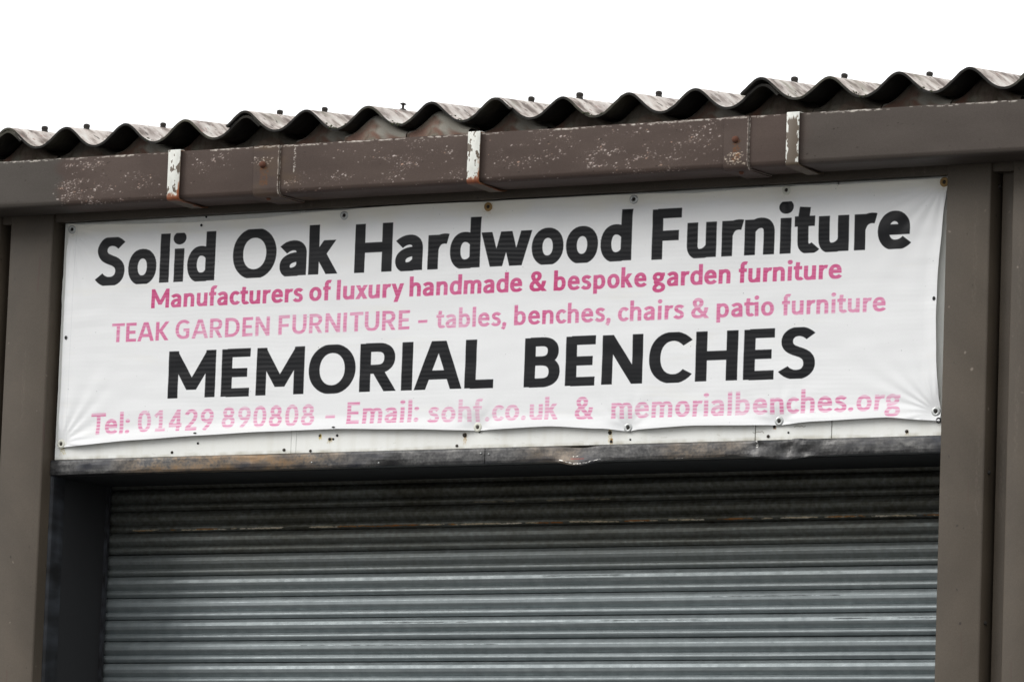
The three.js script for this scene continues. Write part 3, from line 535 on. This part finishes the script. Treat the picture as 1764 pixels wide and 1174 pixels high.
function glyph(g, ch, weight, sx) { // current transform: glyph units, y up
  const [adv, ...pieces] = A[ch];
  for (let i = 0; i < pieces.length; i += 3) {
    const d = pieces[i], low = pieces[i + 1] ?? ('gpy,'.includes(ch) ? -26 : -1), high = pieces[i + 2] ?? ('&'.includes(ch) ? 102 : /[a-z]/.test(ch) ? 103 : 101);
    const clipLow = /[MNAKR&]/.test(ch) ? 0 : low, clipHigh = /[MNAK]/.test(ch) ? 100 : high;
    g.save(); const side = /[MN]/.test(ch) ? 0 : 20; g.beginPath(); g.rect(-side, clipLow, adv + 2 * side, clipHigh - clipLow); g.clip();
    g.save(); g.scale(sx, 1); g.lineWidth = weight; g.lineJoin = /[MA]/.test(ch) ? 'bevel' : 'miter'; g.miterLimit = 6; g.lineCap = 'butt'; g.beginPath(); trace(g, d, sx); g.stroke(); g.restore();
    for (const [, a] of d.matchAll(/\*([^MLCZ*]*)/g)) { const n = a.trim().split(/\s+/).map(Number); g.beginPath(); g.ellipse(n[0], n[1], n[2] * weight / 16, n[2] * 0.93 * weight / 16, 0, 0, 7); g.fill(); }
    g.restore();
  }
}
// each line: cap height (m), stroke weight, words with the left and right ends (m) and baseline
const LINES = [
  [0.1433, 20.2, 3.8305, [['Solid', -1.446, -1.026, 3.8292], ['Oak', -0.959, -0.594, 3.8319], ['Hardwood', -0.533, 0.389, 3.8311], ['Furniture', 0.459, 1.268, 3.829]]],
  [0.0573, 16.8, 3.753, [['Manufacturers', -1.245, -0.711, 3.753], ['of', -0.687, -0.612, 3.754], ['luxury', -0.592, -0.363, 3.7538], ['handmade', -0.342, 0.036, 3.754], ['&', 0.061, 0.114, 3.7531], ['bespoke', 0.141, 0.443, 3.7525], ['garden', 0.465, 0.713, 3.7515], ['furniture', 0.739, 1.062, 3.7515]]],
  [0.0569, 15.5, 3.657, [['TEAK', -1.383, -1.176, 3.6548], ['GARDEN', -1.154, -0.821, 3.657], ['FURNITURE', -0.791, -0.338, 3.658], ['–', -0.309, -0.278, 3.658], ['tables,', -0.248, -0.013, 3.6578], ['benches,', 0.013, 0.33, 3.6577], ['chairs', 0.354, 0.567, 3.6565], ['&', 0.591, 0.645, 3.6563], ['patio', 0.672, 0.854, 3.6556], ['furniture', 0.879, 1.201, 3.6549]]],
  [0.141, 18.4, 3.479, [['MEMORIAL', -1.172, -0.049, 3.4796], ['BENCHES', 0.055, 0.986, 3.477]]],
  [0.0645, 15, 3.382, [['Tel:', -1.443, -1.303, 3.378], ['01429', -1.275, -1.005, 3.3818], ['890808', -0.976, -0.652, 3.3855], ['–', -0.614, -0.581, 3.386], ['Email:', -0.54, -0.294, 3.3868], ['sohf.co.uk', -0.262, 0.172, 3.3825], ['&', 0.224, 0.283, 3.3796], ['memorialbenches.org', 0.343, 1.255, 3.3785]]],
];
const BX0 = -1.59, BW = 2.98, BY0 = 3.33, BH = 0.71, TW = 2048, THH = 512;
function inkMask(which) {
  const c = document.createElement('canvas'); c.width = TW; c.height = THH; const g = c.getContext('2d'); g.fillStyle = g.strokeStyle = '#000';
  for (const li of which) { const [cap, weight, , words] = LINES[li];
    for (const [w, x0, x1, base] of words) {
      const u = (x1 - x0) / wordWidth(w) * TW / BW, v = cap / 100 * THH / BH; let x = 0;
      [...w].forEach((ch, i) => {
        if (i) x += gapOf(w[i - 1], ch);
        g.save(); g.translate((x0 - BX0) / BW * TW + x * u, (1 - (base - BY0) / BH) * THH); g.scale(u, -v); glyph(g, ch, weight, li === 0 ? 1.07 : 1.16);
        if (ch === 't' && w === 'patio') { g.fillRect(38, 55, 20, 13); }
        g.restore(); x += A[ch][0];
      });
    } }
  return g.getImageData(0, 0, TW, THH).data;
}
const black = inkMask([0, 3]), pink2 = inkMask([1]), pink3 = inkMask([2]), pink5 = inkMask([4]);
const bannerMap = canvasTex(TW, THH, (u, v) => {
  const x = BX0 + u * BW, y = BY0 + v * BH, k = (Math.min(THH - 1, Math.floor((1 - v) * THH)) * TW + Math.min(TW - 1, Math.floor(u * TW))) * 4 + 3, f = (rnd() - 0.5) * 3, n = fbm(x * 2.5, y * 5, 1.7);
  let c = [228 + n * 6 + f, 229 + n * 6 + f, 229 + n * 6 + f];
  c = mix3(c, [226, 220, 198], clamp(sm(0.06, 0.0, 4.02 - y + 0.05 * fbm(x * 5, y * 8, 2.8)) * 0.5 + Math.max(0, fbm(x * 3 + 2, y * 20, 7.7) - 0.2) * 0.5)); // yellowed, dusty top hem
  c = mix3(c, [16, 17, 20], black[k] / 255 * 0.97);
  const stripe = Math.sin(y * 640 + 3 * fbm(x * 2, y * 4, 4.4) + x * 5) * 0.5 + 0.5, patch = fbm(x * 4.2, y * 3, 8.2, 3) * 1.2, fine = noise(x * 30, y * 260) * 0.18;
  const fade = (base, st) => clamp(base + patch * (base > 0.65 ? 0.28 : 0.4) + st * (stripe - 0.5) + fine, 0.03, 0.98);
  const deep = [188, 54, 108], pale = [219, 146, 178];
  for (const [m, base, st] of [[pink2, 0.2, 0.12], [pink3, 0.52, 0.15], [pink5, 0.7 + 0.16 * sm(-0.45, -0.1, x) * sm(0.25, 0.05, x), 0.42]]) if (m[k]) { const q = fade(base, st); c = mix3(c, mix3(deep, mix3(pale, c, clamp((q - 0.5) * 1.3)), clamp(q * 1.5)), m[k] / 255 * 0.93); }
  return c;
}, (g) => {
  const X = (x) => (x - BX0) / BW * TW, Y = (y) => (1 - (y - BY0) / BH) * THH;
  for (const [x, y, r, s] of [[-0.091, 4.008, 0.022, '130,84,20'], [1.368, 4.009, 0.02, '120,84,40'], [0.878, 4.01, 0.012, '130,110,60'], [-1.554, 3.354, 0.02, '160,140,80'], [-1.55, 4.006, 0.022, '150,150,120'], [-0.099, 3.367, 0.012, '140,120,70']])
    for (let i = 0; i < 160; i++) { const a = rnd() * 6.3, q = r * rnd() ** 0.7; g.fillStyle = `rgba(${s},${rr(0.05, 0.25) * (1 - q / r * 0.7)})`; g.fillRect(X(x + Math.cos(a) * q), Y(y + Math.sin(a) * q - (rnd() < 0.2 ? rnd() * r : 0)), rr(1, 2.5), rr(1, 2.5)); }
  for (let i = 0; i < 150; i++) { g.fillStyle = `rgba(60,60,62,${rr(0.1, 0.5)})`; const r = rr(0.4, 1.1); g.beginPath(); g.arc(rnd() * TW, rnd() * THH, r, 0, 7); g.fill(); }
  g.strokeStyle = 'rgba(170,176,180,0.35)'; g.lineWidth = 0.8; // welded hem line
  g.beginPath(); g.moveTo(X(-1.53), 0); g.lineTo(X(-1.535), THH); g.stroke();
});
const bannerBump = canvasTex(TW, THH, (u, v) => { // ripples of the fabric, about 13 mm apart, and the weave
  const x = BX0 + u * BW, y = BY0 + v * BH, w = fbm(x * 3, y * 5, 3.9, 3);
  const rip = Math.sin(y * 470 + x * 9 + w * 9) * clamp(0.5 + fbm(x * 2.3, y * 3, 6.6) * 1.4);
  const k = (Math.min(THH - 1, Math.floor((1 - v) * THH)) * TW + Math.min(TW - 1, Math.floor(u * TW))) * 4 + 3, inked = black[k] / 255; // the inked vinyl cockles more
  return grey(127 + rip * 62 * (0.35 + 0.65 * inked) + noise(x * 34, y * 60) * 18 + (rnd() - 0.5) * 8);
}, null, false);
M.banner = dull({ map: bannerMap, bumpMap: bannerBump, bumpScale: 0.0009, roughness: 0.4 }, 0.28);
{
  const banner = new THREE.Group(); banner.name = 'banner'; scene.add(banner);
  banner.userData = { label: 'white vinyl banner with black and faded pink lettering, fixed on the fascia board', category: 'banner' };
  const curve = (pts) => (t) => { let i = 1; while (i < pts.length - 1 && pts[i][0] < t) i++; const [a, b] = [pts[i - 1], pts[i]], q = clamp((t - a[0]) / (b[0] - a[0])), s = q * q * (3 - 2 * q); return lerp(a[1], b[1], lerp(q, s, 0.6)); };
  const topY = curve([[-1.562, 4.022], [-1.5, 4.016], [-1.216, 4.007], [-1.11, 4.005], [-0.868, 4.007], [-0.71, 4.015], [-0.582, 4.0195], [-0.328, 4.022], [-0.072, 4.021], [0.15, 4.0195], [0.389, 4.02], [0.594, 4.0125], [0.877, 4.019], [1.063, 4.0145], [1.3, 4.017], [1.379, 4.0195]]);
  const botY = curve([[-1.565, 3.3435], [-1.53, 3.344], [-1.282, 3.3575], [-1.061, 3.3655], [-0.842, 3.371], [-0.575, 3.373], [-0.333, 3.366], [-0.13, 3.358], [-0.092, 3.357], [0.142, 3.362], [0.317, 3.351], [0.398, 3.343], [0.432, 3.346], [0.603, 3.352], [0.83, 3.348], [0.88, 3.3475], [0.994, 3.354], [1.213, 3.359], [1.33, 3.349], [1.376, 3.346]]);
  const rightX = curve([[3.347, 1.376], [3.417, 1.37], [3.525, 1.363], [3.63, 1.3595], [3.739, 1.361], [3.9, 1.371], [4.02, 1.379]]);
  const leftX = curve([[3.344, -1.565], [3.5, -1.5595], [3.75, -1.561], [4.022, -1.5615]]);
  const eyes = [[-1.55, 4.006, 0], [-1.072, 3.995, 3], [-0.581, 4.005, 0], [-0.091, 4.008, 1], [0.39, 4.007, 0], [0.878, 4.01, 2], [1.368, 4.009, 1],
    [-1.554, 3.354, 2], [-1.064, 3.373, 3], [-0.58, 3.378, 3], [-0.099, 3.367, 2], [0.396, 3.353, 0], [0.877, 3.359, 0], [1.36, 3.373, 0], [-1.549, 3.675, 3], [1.352, 3.684, 3]];
  const pinned = eyes.filter((_, i) => ![1, 8, 9, 14, 15].includes(i));
  const height = (x, y, t, b) => {
    const hem = (y - b) / 0.04, topHem = (t - y) / 0.03;
    let z = 0.011 + 0.004 * fbm(x * 1.6, y * 2.6, 5.1) + 0.0011 * noise(x * 7, y * 26);
    z += 0.008 * sm(1.1, -0.1, hem) + 0.010 * sm(1, 0, topHem) + 0.010 * 0.6 * sm(0.05, 0, 1.365 - x) * sm(3.36, 3.5, y) * sm(4.0, 3.8, y);
    let pin = 1;
    for (const [ex, ey] of pinned) { const d2 = ((x - ex) / 0.04) ** 2 + ((y - ey) / 0.03) ** 2; pin *= 1 - 0.85 * Math.exp(-d2); }
    for (const [ex, ey, n, ph, amp, len] of [[-1.55, 4.006, 21, 0.4, 0.0026, 0.12], [1.368, 4.009, 20, 1.2, 0.003, 0.14], [-1.554, 3.354, 19, 2, 0.0026, 0.13], [1.36, 3.373, 21, 0.3, 0.0024, 0.13], [0.877, 3.359, 11, 1, 0.002, 0.06], [0.396, 3.353, 11, 2, 0.002, 0.06], [0.878, 4.01, 11, 0, 0.0015, 0.09], [-0.099, 3.367, 11, 0.5, 0.0016, 0.05]]) {
      const dx = x - ex, dy = y - ey, r = Math.hypot(dx, dy); if (r > 0.6) continue; const th = Math.atan2(dy, dx);
      z += amp * Math.sin(th * n + ph + 2 * noise(th * 2, ex)) * sm(0.012, 0.05, r) * Math.exp(-r / len);
    }
    return 0.0035 + Math.max(0.001, z) * pin;
  };
  const nx = 560, ny = 150, pos = [], tex = [], idx = [];
  for (let i = 0; i <= nx; i++) for (let j = 0; j <= ny; j++) {
    const yv = lerp(3.3435, 4.0195, j / ny), xl = leftX(yv), xr = rightX(yv), x = lerp(xl, xr, i / nx), t = topY(x), b = botY(x), y = lerp(b, t, j / ny);
    pos.push(x, y, height(x, y, t, b)); tex.push((x - BX0) / BW, (y - BY0) / BH);
  }
  for (let i = 0; i < nx; i++) for (let j = 0; j < ny; j++) { const q = i * (ny + 1) + j; idx.push(q, q + ny + 1, q + 1, q + 1, q + ny + 1, q + ny + 2); }
  const g = new THREE.BufferGeometry(); g.setAttribute('position', new THREE.Float32BufferAttribute(pos, 3)); g.setAttribute('uv', new THREE.Float32BufferAttribute(tex, 2)); g.setIndex(idx); g.computeVertexNormals();
  part('banner_sheet', g, M.banner, banner);
  const ring = new THREE.LatheGeometry([[0.0052, 0.0], [0.0058, 0.0022], [0.009, 0.003], [0.0132, 0.0018], [0.014, -0.0004]].map(([r, y]) => new THREE.Vector2(r, y)), 22); ring.rotateX(Math.PI / 2);
  const head = new THREE.SphereGeometry(0.0052, 10, 8); head.scale(1, 1, 0.55);
  const hole = new THREE.CircleGeometry(0.0048, 14);
  for (const [x, y, kind] of eyes) {
    const z = height(x, y, topY(x), botY(x)) + 0.0012;
    if (kind === 3) { const h = part('eyelet', hole, M.black, banner, 'empty dark eyelet hole'); h.position.set(x, y, z + 0.0006); h.scale.set(y < 3.5 ? 1.2 : 0.95, y < 3.5 ? 0.5 : y < 3.8 ? 1.25 : 0.9, 1); continue; }
    const e = part('eyelet', ring, [M.ring, M.ringRust, M.ringPlain][kind], banner, kind === 1 ? 'rusty eyelet' : undefined); e.position.set(x, y, z);
    const s = part('screw', head, kind ? M.darkScrew : M.bolt, e); s.position.set(0.0004, -0.0004, 0.0008);
  }
  const tie = part('cable_tie', new THREE.TorusGeometry(0.006, 0.0024, 8, 16), M.black, banner, 'black loop at the lower corner'); tie.position.set(1.371, 3.3475, 0.012);
}

renderer.render(scene, camera);
